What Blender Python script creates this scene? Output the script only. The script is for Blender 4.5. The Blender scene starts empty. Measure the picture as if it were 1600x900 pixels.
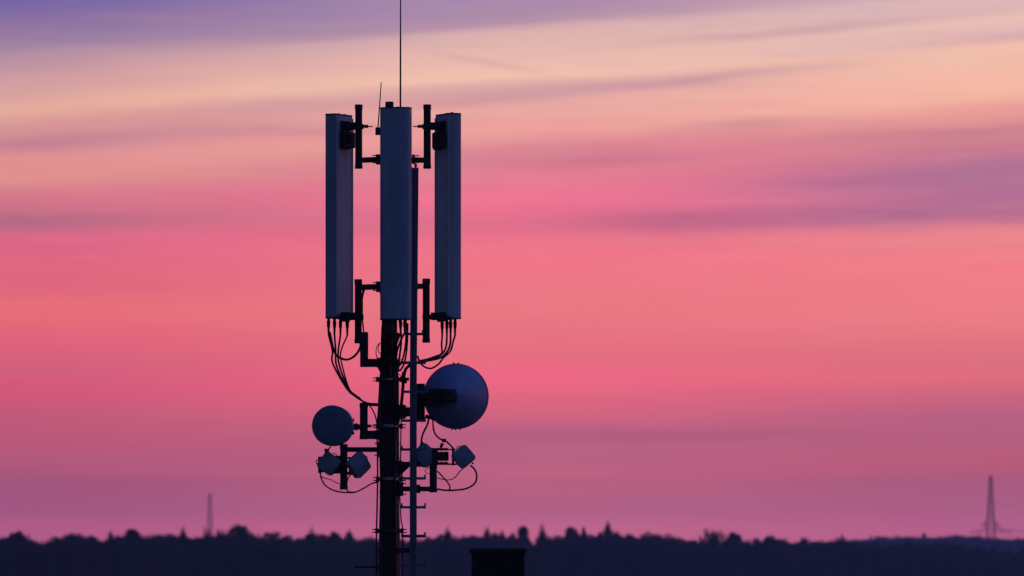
import bpy, bmesh, math, random
from mathutils import Vector, Matrix
random.seed(7)
R = math.radians
sc = bpy.context.scene
C = sc.collection

# ------------------------------------------------------------------ camera
K = 0.007 / 60.0            # radians per photograph pixel
HZ = 880.0                  # row of the horizon (eye level)
EYE = 14.0                  # eye height in metres
MY = 60.0                   # distance of the mast

cam_d = bpy.data.cameras.new('camera')
cam = bpy.data.objects.new('camera', cam_d)
C.objects.link(cam)
cam.location = (0, 0, EYE)
cam.rotation_euler = (R(90), 0, 0)
cam_d.sensor_width = 36
cam_d.lens = 36 / (1600 * K)
cam_d.shift_y = (HZ - 450) / 1600
cam_d.clip_start = 0.5
cam_d.clip_end = 60000
cam_d.dof.use_dof = True
cam_d.dof.focus_distance = MY
cam_d.dof.aperture_fstop = (cam_d.lens / 1000) / 0.050
sc.camera = cam

sc.view_settings.view_transform = 'Standard'
sc.view_settings.look = 'None'
sc.view_settings.exposure = 0
sc.view_settings.gamma = 1

# ------------------------------------------------------------------ world: dusk sky
world = bpy.data.worlds.new('World')
sc.world = world
world.use_nodes = True
NT = world.node_tree
NT.nodes.clear()


def lin(c):
    return tuple((v / 255 / 12.92) if v / 255 <= 0.04045 else ((v / 255 + 0.055) / 1.055) ** 2.4 for v in c)


class E:
    """tiny expression wrapper round math nodes"""
    def __init__(s, sock): s.s = sock


def _m(op, *a, nt=None):
    n = NT.nodes.new('ShaderNodeMath')
    n.operation = op
    for i, v in enumerate(a):
        if isinstance(v, E): NT.links.new(v.s, n.inputs[i])
        else: n.inputs[i].default_value = v
    return E(n.outputs[0])


E.__add__ = lambda a, b: _m('ADD', a, b)
E.__radd__ = lambda a, b: _m('ADD', b, a)
E.__sub__ = lambda a, b: _m('SUBTRACT', a, b)
E.__rsub__ = lambda a, b: _m('SUBTRACT', b, a)
E.__mul__ = lambda a, b: _m('MULTIPLY', a, b)
E.__rmul__ = lambda a, b: _m('MULTIPLY', b, a)
E.__truediv__ = lambda a, b: _m('DIVIDE', a, b)


def sstep(x, a, b):
    n = NT.nodes.new('ShaderNodeMapRange')
    n.interpolation_type = 'SMOOTHSTEP'
    NT.links.new(x.s, n.inputs['Value'])
    n.inputs['From Min'].default_value = a
    n.inputs['From Max'].default_value = b
    return E(n.outputs['Result'])


def mixc(f, a, b):
    n = NT.nodes.new('ShaderNodeMix')
    n.data_type = 'RGBA'
    n.clamp_factor = True
    if isinstance(f, E): NT.links.new(f.s, n.inputs[0])
    else: n.inputs[0].default_value = f
    for i, v in ((6, a), (7, b)):
        if isinstance(v, E): NT.links.new(v.s, n.inputs[i])
        else: n.inputs[i].default_value = (*v, 1)
    return E(n.outputs[2])


def ramp(x, stops, interp='EASE'):
    n = NT.nodes.new('ShaderNodeValToRGB')
    cr = n.color_ramp
    cr.interpolation = interp
    while len(cr.elements) > 1: cr.elements.remove(cr.elements[-1])
    cr.elements[0].position = stops[0][0]
    cr.elements[0].color = (*stops[0][1], 1)
    for p, c in stops[1:]:
        e = cr.elements.new(p)
        e.color = (*c, 1)
    NT.links.new(x.s, n.inputs[0])
    return E(n.outputs[0])


tc = NT.nodes.new('ShaderNodeTexCoord')
sep = NT.nodes.new('ShaderNodeSeparateXYZ')
NT.links.new(tc.outputs['Generated'], sep.inputs[0])
DX, DY, DZ = (E(sep.outputs[i]) for i in range(3))
az = _m('ARCTAN2', DX, DY)                       # 0 = towards +Y, the sunset side
el = _m('ARCSINE', DZ)
cx = az / K                                       # azimuth, in steps of K radians
cy = HZ - el / K                                  # elevation counted downwards the same way


def noise(sx, sy, scale, det=3, seed=0.0, rough=0.5):
    cb = NT.nodes.new('ShaderNodeCombineXYZ')
    a = cx * sx
    b = cy * sy
    NT.links.new(a.s, cb.inputs[0]); NT.links.new(b.s, cb.inputs[1])
    cb.inputs[2].default_value = seed
    n = NT.nodes.new('ShaderNodeTexNoise')
    n.inputs['Scale'].default_value = scale
    n.inputs['Detail'].default_value = det
    n.inputs['Roughness'].default_value = rough
    NT.links.new(cb.outputs[0], n.inputs['Vector'])
    return E(n.outputs[0]) - 0.5


# high cloud sheets lie tilted: shear the elevation with the azimuth high up
shear = (1.0 - sstep(cy, 230, 380)) * 0.072
cxl = _m('MINIMUM', _m('MAXIMUM', cx, -2200.0), 2200.0)
ys = cy + cxl * shear
calm = 1.0 - sstep(cy, 380, 560) * 0.8
ys = ys + (noise(1 / 900, 1 / 130, 1.0, 3, 3.1) * 42.0 + noise(1 / 420, 1 / 34, 1.0, 3, 8.4) * 16.0 + noise(1 / 150, 1 / 26, 1.0, 4, 22.4, 0.6) * 9.0) * calm

YT, YB = -700.0, 900.0


HAZE_D = 0.00015
HAZE_TOP, HAZE_FAR = 112.0, 6500.0


def beyond_haze(y, c):
    """radiance of the sky itself, given how it is seen through the ground haze"""
    L = min(HAZE_FAR, (HAZE_TOP - EYE) / max(1e-6, (HZ - y) * K)) if y < HZ else HAZE_FAR
    T = math.exp(-HAZE_D * L)
    return tuple(max(0.001, (v - (1 - T) * a) / T) for v, a in zip(lin(c), (0.040, 0.034, 0.085)))


def col_ramp(stops):
    t = (ys - YT) / (YB - YT)
    st = [((y - YT) / (YB - YT), beyond_haze(y, c)) for y, c in stops]
    return ramp(t, st, 'EASE')


L_ = col_ramp([(-700, (38, 44, 105)), (-350, (66, 66, 130)), (-120, (100, 92, 160)), (-50, (118, 102, 165)), (0, (146, 118, 160)), (22, (155, 128, 162)),
               (45, (186, 146, 162)), (85, (214, 160, 160)), (120, (230, 172, 156)), (150, (216, 148, 148)), (170, (202, 132, 148)),
               (200, (226, 146, 146)), (240, (226, 146, 142)), (285, (214, 118, 138)), (335, (196, 112, 134)), (380, (222, 102, 134)),
               (440, (224, 102, 124)), (485, (232, 110, 118)), (530, (226, 100, 122)), (575, (210, 96, 122)), (610, (212, 88, 120)), (655, (194, 90, 120)),
               (690, (188, 89, 116)), (735, (173, 88, 120)), (790, (161, 88, 126)), (825, (176, 93, 132)), (900, (178, 95, 133))])
M_ = col_ramp([(-700, (40, 46, 108)), (-350, (72, 70, 134)), (-100, (128, 110, 165)), (0, (165, 136, 172)), (34, (178, 142, 168)), (56, (220, 178, 174)),
               (92, (234, 186, 174)), (122, (242, 194, 174)), (145, (216, 162, 164)), (170, (234, 170, 162)), (208, (238, 162, 156)),
               (243, (220, 132, 146)), (272, (230, 126, 146)), (312, (240, 116, 146)), (345, (226, 112, 138)), (400, (242, 118, 136)),
               (480, (234, 120, 130)), (555, (230, 110, 126)), (590, (238, 104, 130)), (640, (216, 102, 126)), (680, (194, 101, 131)),
               (710, (186, 99, 130)), (745, (189, 99, 126)), (800, (178, 98, 131)), (828, (190, 102, 136)), (900, (190, 102, 138))])
R_ = col_ramp([(-700, (42, 48, 112)), (-350, (80, 76, 140)), (-120, (150, 124, 168)), (-10, (182, 148, 176)), (30, (206, 168, 180)), (60, (220, 182, 184)), (86, (232, 192, 180)),
               (116, (225, 181, 179)), (136, (241, 191, 172)), (200, (246, 184, 164)), (238, (230, 154, 148)), (262, (212, 134, 144)),
               (286, (200, 122, 142)), (315, (188, 118, 148)), (345, (178, 110, 146)), (368, (236, 134, 140)), (420, (242, 126, 134)),
               (500, (236, 124, 132)), (560, (220, 112, 126)), (590, (224, 110, 123)), (622, (202, 101, 126)), (655, (182, 97, 127)),
               (690, (182, 95, 124)), (722, (186, 93, 119)), (780, (170, 94, 128)), (826, (180, 97, 136)), (900, (182, 99, 138))])
wob = noise(1 / 500, 1 / 60, 1.0, 2, 14.0) * 260.0
fl = sstep(cx + wob, -800, 0)
fr = sstep(cx + wob, 0, 800)
west = mixc(fr, mixc(fl, L_, M_), R_)


def streak(base, x0, y0, hw, hh, slope, col, amt, seed):
    """a soft cloud streak centred on a direction of the western sky"""
    X0 = x0 - 800.0
    dx = (cx - X0) / hw
    dy = (cy + (cx - X0) * slope - y0 + noise(1 / 160, 1 / 40, 1.0, 3, seed) * hh * 1.5) / hh
    d2 = dx * dx + dy * dy
    g = _m('EXPONENT', d2 * -1.0)
    g = g * (noise(1 / 260, 1 / 30, 1.0, 3, seed + 5) * 1.1 + 0.95) * amt
    return mixc(g, base, lin(col))


west = streak(west, 1300, 287, 190, 13, 0.03, (168, 106, 150), 0.42, 1.0)
west = streak(west, 1560, 272, 200, 22, 0.02, (160, 110, 154), 0.34, 2.0)
west = streak(west, 1480, 210, 220, 14, 0.05, (186, 116, 142), 0.3, 3.0)
west = streak(west, 1160, 195, 110, 10, 0.05, (206, 138, 150), 0.5, 4.0)
west = streak(west, 1500, 338, 300, 12, 0.0, (160, 104, 148), 0.32, 5.0)
west = streak(west, 1060, 345, 160, 16, 0.0, (190, 100, 140), 0.5, 6.0)
west = streak(west, 1240, 52, 270, 8, 0.085, (205, 160, 176), 0.65, 7.0)
west = streak(west, 1560, 66, 160, 7, 0.08, (214, 165, 176), 0.5, 8.0)
west = streak(west, 1020, 133, 260, 8, 0.1, (212, 154, 168), 0.6, 9.0)
west = streak(west, 720, 160, 120, 8, 0.09, (222, 154, 160), 0.45, 10.0)
west = streak(west, 930, 250, 160, 14, 0.03, (210, 122, 146), 0.5, 11.0)
west = streak(west, 500, 205, 190, 9, 0.05, (214, 134, 152), 0.5, 12.0)
west = streak(west, 120, 222, 170, 9, 0.06, (200, 128, 148), 0.25, 13.0)
west = streak(west, 60, 345, 150, 14, 0.0, (170, 104, 134), 0.4, 14.0)
west = streak(west, 880, 680, 220, 20, 0.0, (184, 99, 134), 0.28, 15.0)
west = streak(west, 1130, 680, 240, 9, 0.0, (196, 92, 122), 0.25, 16.0)
west = streak(west, 640, 690, 130, 60, 0.0, (224, 104, 132), 0.3, 17.0)
# fine cirrus grain: small brighter and darker wisps along the sheets
wisp = noise(1 / 230, 1 / 16, 1.0, 5, 31.0, 0.62) * (1.0 - sstep(cy, 300, 640) * 0.6) * sstep(cy, -900, -100)
west = mixc(_m('MAXIMUM', wisp * 0.42, 0.0), west, lin((246, 190, 180)))
west = mixc(_m('MAXIMUM', wisp * -0.42, 0.0), west, lin((168, 108, 148)))
# old thin contrail
ct = _m('ABSOLUTE', (cy - (cx + 150.0) * 0.18 - 80.0) / 5.0)
ctg = _m('EXPONENT', ct * ct * -1.0) * sstep(cx, -170, -60) * (1.0 - sstep(cx, -40, 120)) * 0.3
west = mixc(ctg, west, lin((212, 150, 160)))

# away from the afterglow: clear blue dusk, twilight from the Sky Texture plus the blue hour zenith
sky = NT.nodes.new('ShaderNodeTexSky')
sky.sky_type = 'NISHITA'
sky.sun_disc = False
sky.sun_elevation = R(0.3)
sky.sun_rotation = R(32)
sky.altitude = 60
skm = NT.nodes.new('ShaderNodeMix'); skm.data_type = 'RGBA'; skm.blend_type = 'MULTIPLY'
skm.inputs[0].default_value = 1
NT.links.new(sky.outputs[0], skm.inputs[6])
skm.inputs[7].default_value = (0.05, 0.05, 0.05, 1)
nish = E(skm.outputs[2])
deg = el * (180 / math.pi)
dusk = ramp(_m('MAXIMUM', deg, 0.0) / 90.0, [(0, (0.050, 0.052, 0.112)), (0.08, (0.052, 0.068, 0.160)), (0.3, (0.036, 0.084, 0.270)), (1.0, (0.030, 0.090, 0.42))], 'LINEAR')
dusk = mixc(0.12, dusk, nish)
anti = sstep(_m('COSINE', az + R(105)), 0.1, 1.0) * (1.0 - sstep(deg, 30.0, 80.0))      # darkest on the side away from the glow
dusk = mixc(anti * 0.8, dusk, (0.016, 0.020, 0.045))

SUNAZ = R(32)
cosd = _m('COSINE', az - SUNAZ)
lobe = sstep(cosd, -0.15, 0.74)
low = 1.0 - sstep(deg, 7.0, 32.0)
final = mixc(lobe * low, dusk, west)
below = sstep(deg * -1.0, 0.0, 3.0)               # under the horizon: dark land colour
final = mixc(below, final, (0.012, 0.013, 0.022))
bg = NT.nodes.new('ShaderNodeBackground')
NT.links.new(final.s, bg.inputs[0])
bg.inputs[1].default_value = 1.0
out = NT.nodes.new('ShaderNodeOutputWorld')
NT.links.new(bg.outputs[0], out.inputs[0])

# the sun has just set behind cloud, right of the frame: only a trace of it is left
sun_d = bpy.data.lights.new('sun', 'SUN')
sun_d.energy = 0.05
sun_d.angle = R(12)
sun_d.color = (1.0, 0.45, 0.38)
sun = bpy.data.objects.new('sun', sun_d)
C.objects.link(sun)
sun.rotation_euler = Vector((-math.sin(SUNAZ), -math.cos(SUNAZ), -math.sin(R(0.8)))).to_track_quat('-Z', 'Y').to_euler()


# ------------------------------------------------------------------ materials
def mat(name, base, var=0.25, scale=6.0, rough=0.6, metal=0.0, bump=0.0, bscale=60.0, stretch=(1, 1, 1), spec=0.5, noise2=None):
    m = bpy.data.materials.new(name)
    m.use_nodes = True
    nt = m.node_tree
    b = nt.nodes['Principled BSDF']
    b.inputs['Roughness'].default_value = rough
    b.inputs['Metallic'].default_value = metal
    b.inputs['Specular IOR Level'].default_value = spec
    t = nt.nodes.new('ShaderNodeTexCoord')
    mp = nt.nodes.new('ShaderNodeMapping')
    mp.inputs['Scale'].default_value = stretch
    nt.links.new(t.outputs['Object'], mp.inputs[0])
    n = nt.nodes.new('ShaderNodeTexNoise')
    n.inputs['Scale'].default_value = scale
    n.inputs['Detail'].default_value = 6
    n.inputs['Roughness'].default_value = 0.65
    nt.links.new(mp.outputs[0], n.inputs['Vector'])
    cr = nt.nodes.new('ShaderNodeValToRGB')
    cr.color_ramp.elements[0].position = 0.32
    cr.color_ramp.elements[1].position = 0.68
    cr.color_ramp.elements[0].color = (*[max(0, c * (1 - var)) for c in base], 1)
    cr.color_ramp.elements[1].color = (*[min(1, c * (1 + var)) for c in (noise2 or base)], 1)
    nt.links.new(n.outputs[0], cr.inputs[0])
    nt.links.new(cr.outputs[0], b.inputs['Base Color'])
    mr = nt.nodes.new('ShaderNodeMapRange')
    mr.inputs['To Min'].default_value = max(0.05, rough - 0.12)
    mr.inputs['To Max'].default_value = min(1, rough + 0.12)
    nt.links.new(n.outputs[0], mr.inputs[0])
    nt.links.new(mr.outputs[0], b.inputs['Roughness'])
    if bump:
        n2 = nt.nodes.new('ShaderNodeTexNoise')
        n2.inputs['Scale'].default_value = bscale
        n2.inputs['Detail'].default_value = 4
        nt.links.new(mp.outputs[0], n2.inputs['Vector'])
        bp = nt.nodes.new('ShaderNodeBump')
        bp.inputs['Strength'].default_value = bump
        bp.inputs['Distance'].default_value = 0.01
        nt.links.new(n2.outputs[0], bp.inputs['Height'])
        nt.links.new(bp.outputs[0], b.inputs['Normal'])
    return m


M_RADOME = mat('radome_grey', (0.37, 0.43, 0.50), 0.24, 2.2, 0.48, 0, 0.05, 90, (1, 1, 0.22))
M_BACK = mat('antenna_back_aluminium', (0.66, 0.70, 0.70), 0.14, 2.6, 0.5, 0.0, 0.05, 40, (1, 1, 0.25))
M_CAP = mat('antenna_end_cap', (0.06, 0.06, 0.065), 0.2, 12, 0.6)
M_STEEL = mat('weathered_dark_steel', (0.035, 0.034, 0.036), 0.4, 9, 0.6, 0.1, 0.15, 120)
M_POLE = mat('mast_steel', (0.032, 0.032, 0.036), 0.4, 5, 0.55, 0.1, 0.2, 70, (1, 1, 0.35), noise2=(0.045, 0.042, 0.042))
M_GALV = mat('galvanised_steel', (0.15, 0.17, 0.23), 0.25, 14, 0.45, 0.2, 0.1, 90)
M_BAND = mat('bright_clamp_band', (0.35, 0.35, 0.36), 0.2, 20, 0.28, 0.9)
M_CABLE = mat('black_cable_sheath', (0.016, 0.015, 0.016), 0.2, 20, 0.45)
M_DISH = mat('dish_shell_paint', (0.32, 0.37, 0.56), 0.22, 3.5, 0.38, 0, 0.04, 60)
M_DISHF = mat('dish_radome_fabric', (0.15, 0.20, 0.25), 0.14, 5.0, 0.7, 0, 0.04, 60)
M_RADIO = mat('radio_housing_paint', (0.23, 0.30, 0.35), 0.16, 6.0, 0.5, 0, 0.06, 60)
M_DARKBOX = mat('dark_plastic', (0.03, 0.03, 0.034), 0.3, 10, 0.6)
M_PYLON = mat('pylon_steel', (0.12, 0.11, 0.12), 0.2, 2, 0.6, 0.3)
M_BARK = mat('bark', (0.06, 0.045, 0.035), 0.35, 1.5, 0.9, 0, 0.3, 8)
M_LEAF = mat('broadleaf_foliage', (0.040, 0.048, 0.028), 0.4, 0.35, 0.8, 0, 0, 1, noise2=(0.055, 0.062, 0.035))
M_CONI = mat('conifer_foliage', (0.028, 0.036, 0.026), 0.35, 0.5, 0.8)
M_TWIG = mat('bare_twigs', (0.07, 0.055, 0.05), 0.3, 0.8, 0.9)
M_GRASS = mat('meadow_grass', (0.045, 0.055, 0.03), 0.35, 0.02, 0.95, 0, 0.3, 1.0, noise2=(0.06, 0.06, 0.035))
M_BRICK = mat('dark_chimney_render', (0.02, 0.018, 0.018), 0.4, 9, 0.9, 0, 0.5, 60)  # near-black base tone over the whole chimney and its cap
M_WALL = mat('house_render', (0.30, 0.27, 0.24), 0.15, 1.2, 0.9, 0, 0.2, 40)
M_ROOF = mat('clay_roof_tile', (0.09, 0.05, 0.04), 0.3, 3, 0.8, 0, 0.3, 20)
M_FRAME = mat('window_frame_paint', (0.6, 0.6, 0.58), 0.05, 4, 0.5)
M_GLASS = mat('dark_window_glass', (0.02, 0.022, 0.028), 0.1, 1, 0.08, 0, 0, 1, spec=0.8)
M_CONC = mat('concrete', (0.28, 0.27, 0.26), 0.2, 2, 0.9, 0, 0.3, 30)


# ------------------------------------------------------------------ helpers
def P(px, py, Y=MY):
    """world point of photograph pixel (px, py) at distance Y"""
    return Vector(((px - 800) * K * Y, Y, EYE + (HZ - py) * K * Y))


def m(pxs, Y=MY):
    return pxs * K * Y


class MB:
    def __init__(s):
        s.v = []; s.f = []

    def add(s, vs, fs):
        o = len(s.v)
        s.v += [Vector(v) for v in vs]
        s.f += [tuple(i + o for i in f) for f in fs]
        return s

    def bmadd(s, bm, M=Matrix()):
        bm.verts.ensure_lookup_table()
        for i, v in enumerate(bm.verts): v.index = i
        s.add([M @ v.co for v in bm.verts], [[v.index for v in f.verts] for f in bm.faces])
        bm.free()
        return s

    def box(s, c, size, rot=None, bev=0.003):
        bm = bmesh.new()
        bmesh.ops.create_cube(bm, size=1)
        for v in bm.verts: v.co = Vector((v.co.x * size[0], v.co.y * size[1], v.co.z * size[2]))
        if bev: bmesh.ops.bevel(bm, geom=bm.edges[:], offset=min(bev, min(size) * 0.3), segments=1, profile=0.5, affect='EDGES')
        M = Matrix.Translation(Vector(c)) @ (rot.to_4x4() if rot else Matrix())
        return s.bmadd(bm, M)

    def cyl(s, a, b, r0, r1=None, n=14, caps=True):
        a = Vector(a); b = Vector(b)
        r1 = r0 if r1 is None else r1
        d = (b - a).normalized()
        u = d.orthogonal().normalized(); w = d.cross(u)
        vs = []
        for p, r in ((a, r0), (b, r1)):
            for i in range(n):
                t = 2 * math.pi * i / n
                vs.append(p + u * (r * math.cos(t)) + w * (r * math.sin(t)))
        fs = [(i, (i + 1) % n, n + (i + 1) % n, n + i) for i in range(n)]
        if caps: fs += [tuple(range(n))[::-1], tuple(range(n, 2 * n))]
        return s.add(vs, fs)

    def bar(s, a, b, w, h=None, up=Vector((0, 1, 0))):
        a = Vector(a); b = Vector(b); h = h or w
        d = (b - a).normalized()
        if abs(d.dot(up)) > 0.98: up = Vector((1, 0, 0))
        u = d.cross(up).normalized(); q = u.cross(d)
        vs = []
        for p in (a, b):
            for i, j in ((-1, -1), (1, -1), (1, 1), (-1, 1)):
                vs.append(p + u * (i * w / 2) + q * (j * h / 2))
        return s.add(vs, [(0, 1, 5, 4), (1, 2, 6, 5), (2, 3, 7, 6), (3, 0, 4, 7), (3, 2, 1, 0), (4, 5, 6, 7)])

    def tube(s, pts, r, n=8, sub=6):
        pts = [Vector(p) for p in pts]
        pl = []
        if len(pts) > 2:
            q = [pts[0] * 2 - pts[1]] + pts + [pts[-1] * 2 - pts[-2]]
            for i in range(1, len(q) - 2):
                for k in range(sub):
                    t = k / sub
                    p0, p1, p2, p3 = q[i - 1], q[i], q[i + 1], q[i + 2]
                    pl.append(0.5 * ((2 * p1) + (p2 - p0) * t + (2 * p0 - 5 * p1 + 4 * p2 - p3) * t * t + (3 * p1 - p0 - 3 * p2 + p3) * t ** 3))
            pl.append(pts[-1])
        else: pl = pts
        vs = []; u = None
        for i, p in enumerate(pl):
            d = (pl[min(i + 1, len(pl) - 1)] - pl[max(i - 1, 0)]).normalized()
            if u is None: u = d.orthogonal().normalized()
            u = (u - d * u.dot(d)).normalized(); w = d.cross(u)
            for k in range(n):
                t = 2 * math.pi * k / n
                vs.append(p + u * (r * math.cos(t)) + w * (r * math.sin(t)))
        L = len(pl)
        fs = [(i * n + k, i * n + (k + 1) % n, (i + 1) * n + (k + 1) % n, (i + 1) * n + k) for i in range(L - 1) for k in range(n)]
        fs += [tuple(range(n))[::-1], tuple(range((L - 1) * n, L * n))]
        return s.add(vs, fs)

    def lathe(s, prof, M, n=48):
        """prof: (radius, height) pairs about local Z"""
        vs = []
        for r, h in prof:
            for i in range(n):
                t = 2 * math.pi * i / n
                vs.append(M @ Vector((r * math.cos(t), r * math.sin(t), h)))
        L = len(prof)
        fs = [(i * n + k, i * n + (k + 1) % n, (i + 1) * n + (k + 1) % n, (i + 1) * n + k) for i in range(L - 1) for k in range(n)]
        fs += [tuple(range(n))[::-1], tuple(range((L - 1) * n, L * n))]
        return s.add(vs, fs)

    def build(s, name, material, parent=None, base=None, smooth=35):
        me = bpy.data.meshes.new(name)
        off = base if base is not None else (parent_world(parent) if parent else Vector((0, 0, 0)))
        me.from_pydata([tuple(v - off) for v in s.v], [], s.f)
        me.validate()
        if smooth:
            bm = bmesh.new(); bm.from_mesh(me)
            bmesh.ops.recalc_face_normals(bm, faces=bm.faces)
            bm.to_mesh(me); bm.free()
            me.shade_smooth()
            me.set_sharp_from_angle(angle=R(smooth))
        me.materials.append(material)
        o = bpy.data.objects.new(name, me)
        C.objects.link(o)
        if parent: o.parent = parent
        elif base is not None: o.location = base
        return o


def parent_world(o):
    p = Vector((0, 0, 0))
    while o:
        p = p + o.location; o = o.parent
    return p


def tag(o, label=None, cat=None, group=None, kind=None):
    if label: o['label'] = label
    if cat: o['category'] = cat
    if group: o['group'] = group
    if kind: o['kind'] = kind
    return o


def empty(name, loc, label, cat, group=None):
    o = bpy.data.objects.new(name, None)
    C.objects.link(o)
    o.location = loc
    o.empty_display_size = 0.3
    return tag(o, label, cat, group)


def rotz(a): return Matrix.Rotation(a, 3, 'Z')


# ------------------------------------------------------------------ ground
g = MB()
gs = 6300
g.add([(-2500, -250, 0), (2500, -250, 0), (2500, gs, 0), (-2500, gs, 0)], [(0, 1, 2, 3)])
tag(g.build('ground', M_GRASS), kind='structure')

# low far hills on the right, 4 km away
nx = 60
vs = []; fs = []
prof_y = lambda t: 5200 + 700 * t
for j in range(7):
    for i in range(nx + 1):
        x = -900 + 3300 * i / nx
        t = j / 6
        rise = max(0, min(1, (x + 60) / 300))
        h = math.sin(math.pi * min(1, t * 1.0)) * (19 + 2.5 * math.sin(x * 0.011) + 1.5 * math.sin(x * 0.03 + 1)) * rise
        vs.append((x, prof_y(t) - 300, h - 0.3))
for j in range(6):
    for i in range(nx):
        a = j * (nx + 1) + i
        fs.append((a, a + 1, a + nx + 2, a + nx + 1))
tag(MB().add(vs, fs).build('hills', M_GRASS), kind='structure')


def hill_h(x, y):
    t = (y + 300 - 5200) / 700
    if t < 0 or t > 1: return 0
    rise = max(0, min(1, (x + 60) / 300))
    return math.sin(math.pi * t) * (19 + 2.5 * math.sin(x * 0.011) + 1.5 * math.sin(x * 0.03 + 1)) * rise - 0.3


# ------------------------------------------------------------------ trees
def leaf_cloud(mb, c, rx, rz, n, size, rng, hollow=0.35):
    """many small leaf-clump faces through an ellipsoid"""
    for _ in range(n):
        while True:
            d = Vector((rng.uniform(-1, 1), rng.uniform(-1, 1), rng.uniform(-1, 1)))
            if hollow < d.length < 1: break
        p = Vector((c[0] + d.x * rx, c[1] + d.y * rx, c[2] + d.z * rz))
        a = Vector((rng.uniform(-1, 1), rng.uniform(-1, 1), rng.uniform(-1, 1))).normalized() * size * rng.uniform(0.6, 1.3)
        b = a.orthogonal().normalized() * size * rng.uniform(0.4, 0.9)
        mb.add([p - a, p + b, p + a * 0.8, p - b], [(0, 1, 2, 3)])


def broad_parts(x, y, z0, h, w, rng, n=1.0, dens=1.0):
    """broadleaf tree: limbs carrying leaf clumps inside an uneven domed envelope"""
    tr = MB(); cr = MB()
    tr.cyl((x, y, z0 - 0.3), (x + w * 0.02, y, z0 + h * 0.65), w * 0.045, w * 0.02, 7)
    zc = z0 + h - w * 0.6 if h > w * 1.1 else z0 + h * 0.55
    k = int(9 * n) + 4
    for i in range(k):
        a = rng.uniform(0, 6.28)
        ph = rng.uniform(-0.35, 1.35)
        rad = w * rng.uniform(0.13, 0.2)
        e = 0.5 * w - rad * rng.uniform(0.75, 1.05)
        c = (x + math.cos(a) * math.cos(ph) * e, y + math.sin(a) * math.cos(ph) * e, zc + math.sin(ph) * e * 1.2)
        tr.cyl((x, y, z0 + h * 0.35), c, w * 0.014, w * 0.006, 5, False)
        leaf_cloud(cr, c, rad, rad * 0.9, int(44 * dens), w * 0.04, rng)
    top = (x + rng.uniform(-.12, .12) * w, y, z0 + h - w * 0.16)
    leaf_cloud(cr, top, w * 0.2, w * 0.15, int(46 * dens), w * 0.035, rng)
    leaf_cloud(cr, (x, y, zc), w * 0.38, w * 0.44, int(130 * dens), w * 0.085, rng, 0.05)
    leaf_cloud(cr, (x, y, zc - w * 0.6), w * 0.56, w * 0.6, int(170 * dens), w * 0.09, rng, 0.05)
    # skirt of lower limbs down to a few metres
    zl = z0 + (zc - z0) * 0.55
    leaf_cloud(cr, (x, y, zl), w * 0.5, (zc - z0) * 0.45, int(90 * dens), w * 0.09, rng, 0.05)
    return tr, cr


def conifer_parts(x, y, z0, h, w, rng, sparse=1.0):
    """w: crown width one crown-width below the tip; it widens slowly further down"""
    tr = MB(); cr = MB()
    tr.cyl((x, y, z0 - 0.3), (x, y, z0 + h * 0.97), 0.28, 0.06, 6)
    d = w * 0.05
    while d < h * 0.8:
        rr = 0.5 * w * min(1.0, (d / (1.1 * w))) ** 0.72 * (1 + max(0, d - w) * 0.035)
        rr *= rng.uniform(0.82, 1.12)
        zz = z0 + h - d
        for k in range(max(4, int((9 + 4 * rr) * sparse))):
            a = rng.uniform(0, 6.28); L = rr * rng.uniform(0.7, 1.15)
            tip = Vector((x + math.cos(a) * L, y + math.sin(a) * L, zz - L * rng.uniform(0.05, 0.35)))
            base = Vector((x, y, zz + L * 0.25))
            sd = Vector((-math.sin(a), math.cos(a), 0)) * (L * 0.3 + w * 0.04)
            mid = (base + tip) / 2
            cr.add([base, mid + sd - Vector((0, 0, L * .12)), tip, mid - sd - Vector((0, 0, L * .12))], [(0, 1, 2), (0, 2, 3)])
        d += w * 0.11 + max(0, d - 2 * w) * 0.08
    return tr, cr


def bare_parts(x, y, z0, h, w, rng, density=1.0):
    """winter tree: limbs forking into fine twigs"""
    tr = MB(); cr = MB()
    tr.cyl((x, y, z0 - 0.3), (x, y, z0 + h * 0.5), w * 0.035, w * 0.022, 7)

    def grow(p, d, L, r, lev):
        q = p + d * L
        (tr if lev < 2 else cr).cyl(p, q, max(r, .09), max(r * 0.6, .07), 4 if lev > 1 else 5, False)
        if lev >= 4: return
        for _ in range(int(round((3 if lev else 4) * density)) + (1 if lev > 2 else 0)):
            nd = (d + Vector((rng.uniform(-1, 1), rng.uniform(-1, 1), rng.uniform(-.25, .8))) * 0.75).normalized()
            grow(p + d * L * rng.uniform(0.5, 1), nd, L * rng.uniform(0.55, 0.8), r * 0.55, lev + 1)
    for _ in range(4):
        a = rng.uniform(0, 6.28)
        grow(Vector((x, y, z0 + h * rng.uniform(0.35, 0.5))), Vector((math.cos(a) * 0.55, math.sin(a) * 0.55, 1)).normalized(), h * 0.2, w * 0.016, 0)
    top = max(v.z for v in cr.v); hw = max(abs(v.x - x) for v in cr.v)
    for v in cr.v + tr.v:
        if v.z > z0 + h * 0.3: v.z = z0 + h * 0.3 + (v.z - z0 - h * 0.3) * (h * 0.7) / (top - z0 - h * 0.3)
        v.x = x + (v.x - x) * min(1.6, (w * 0.5) / hw); v.y = y + (v.y - y) * min(1.6, (w * 0.5) / hw)
    return tr, cr


def wood_Y(px): return 1500 + 0.55 * max(-200, min(1700, px))


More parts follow.
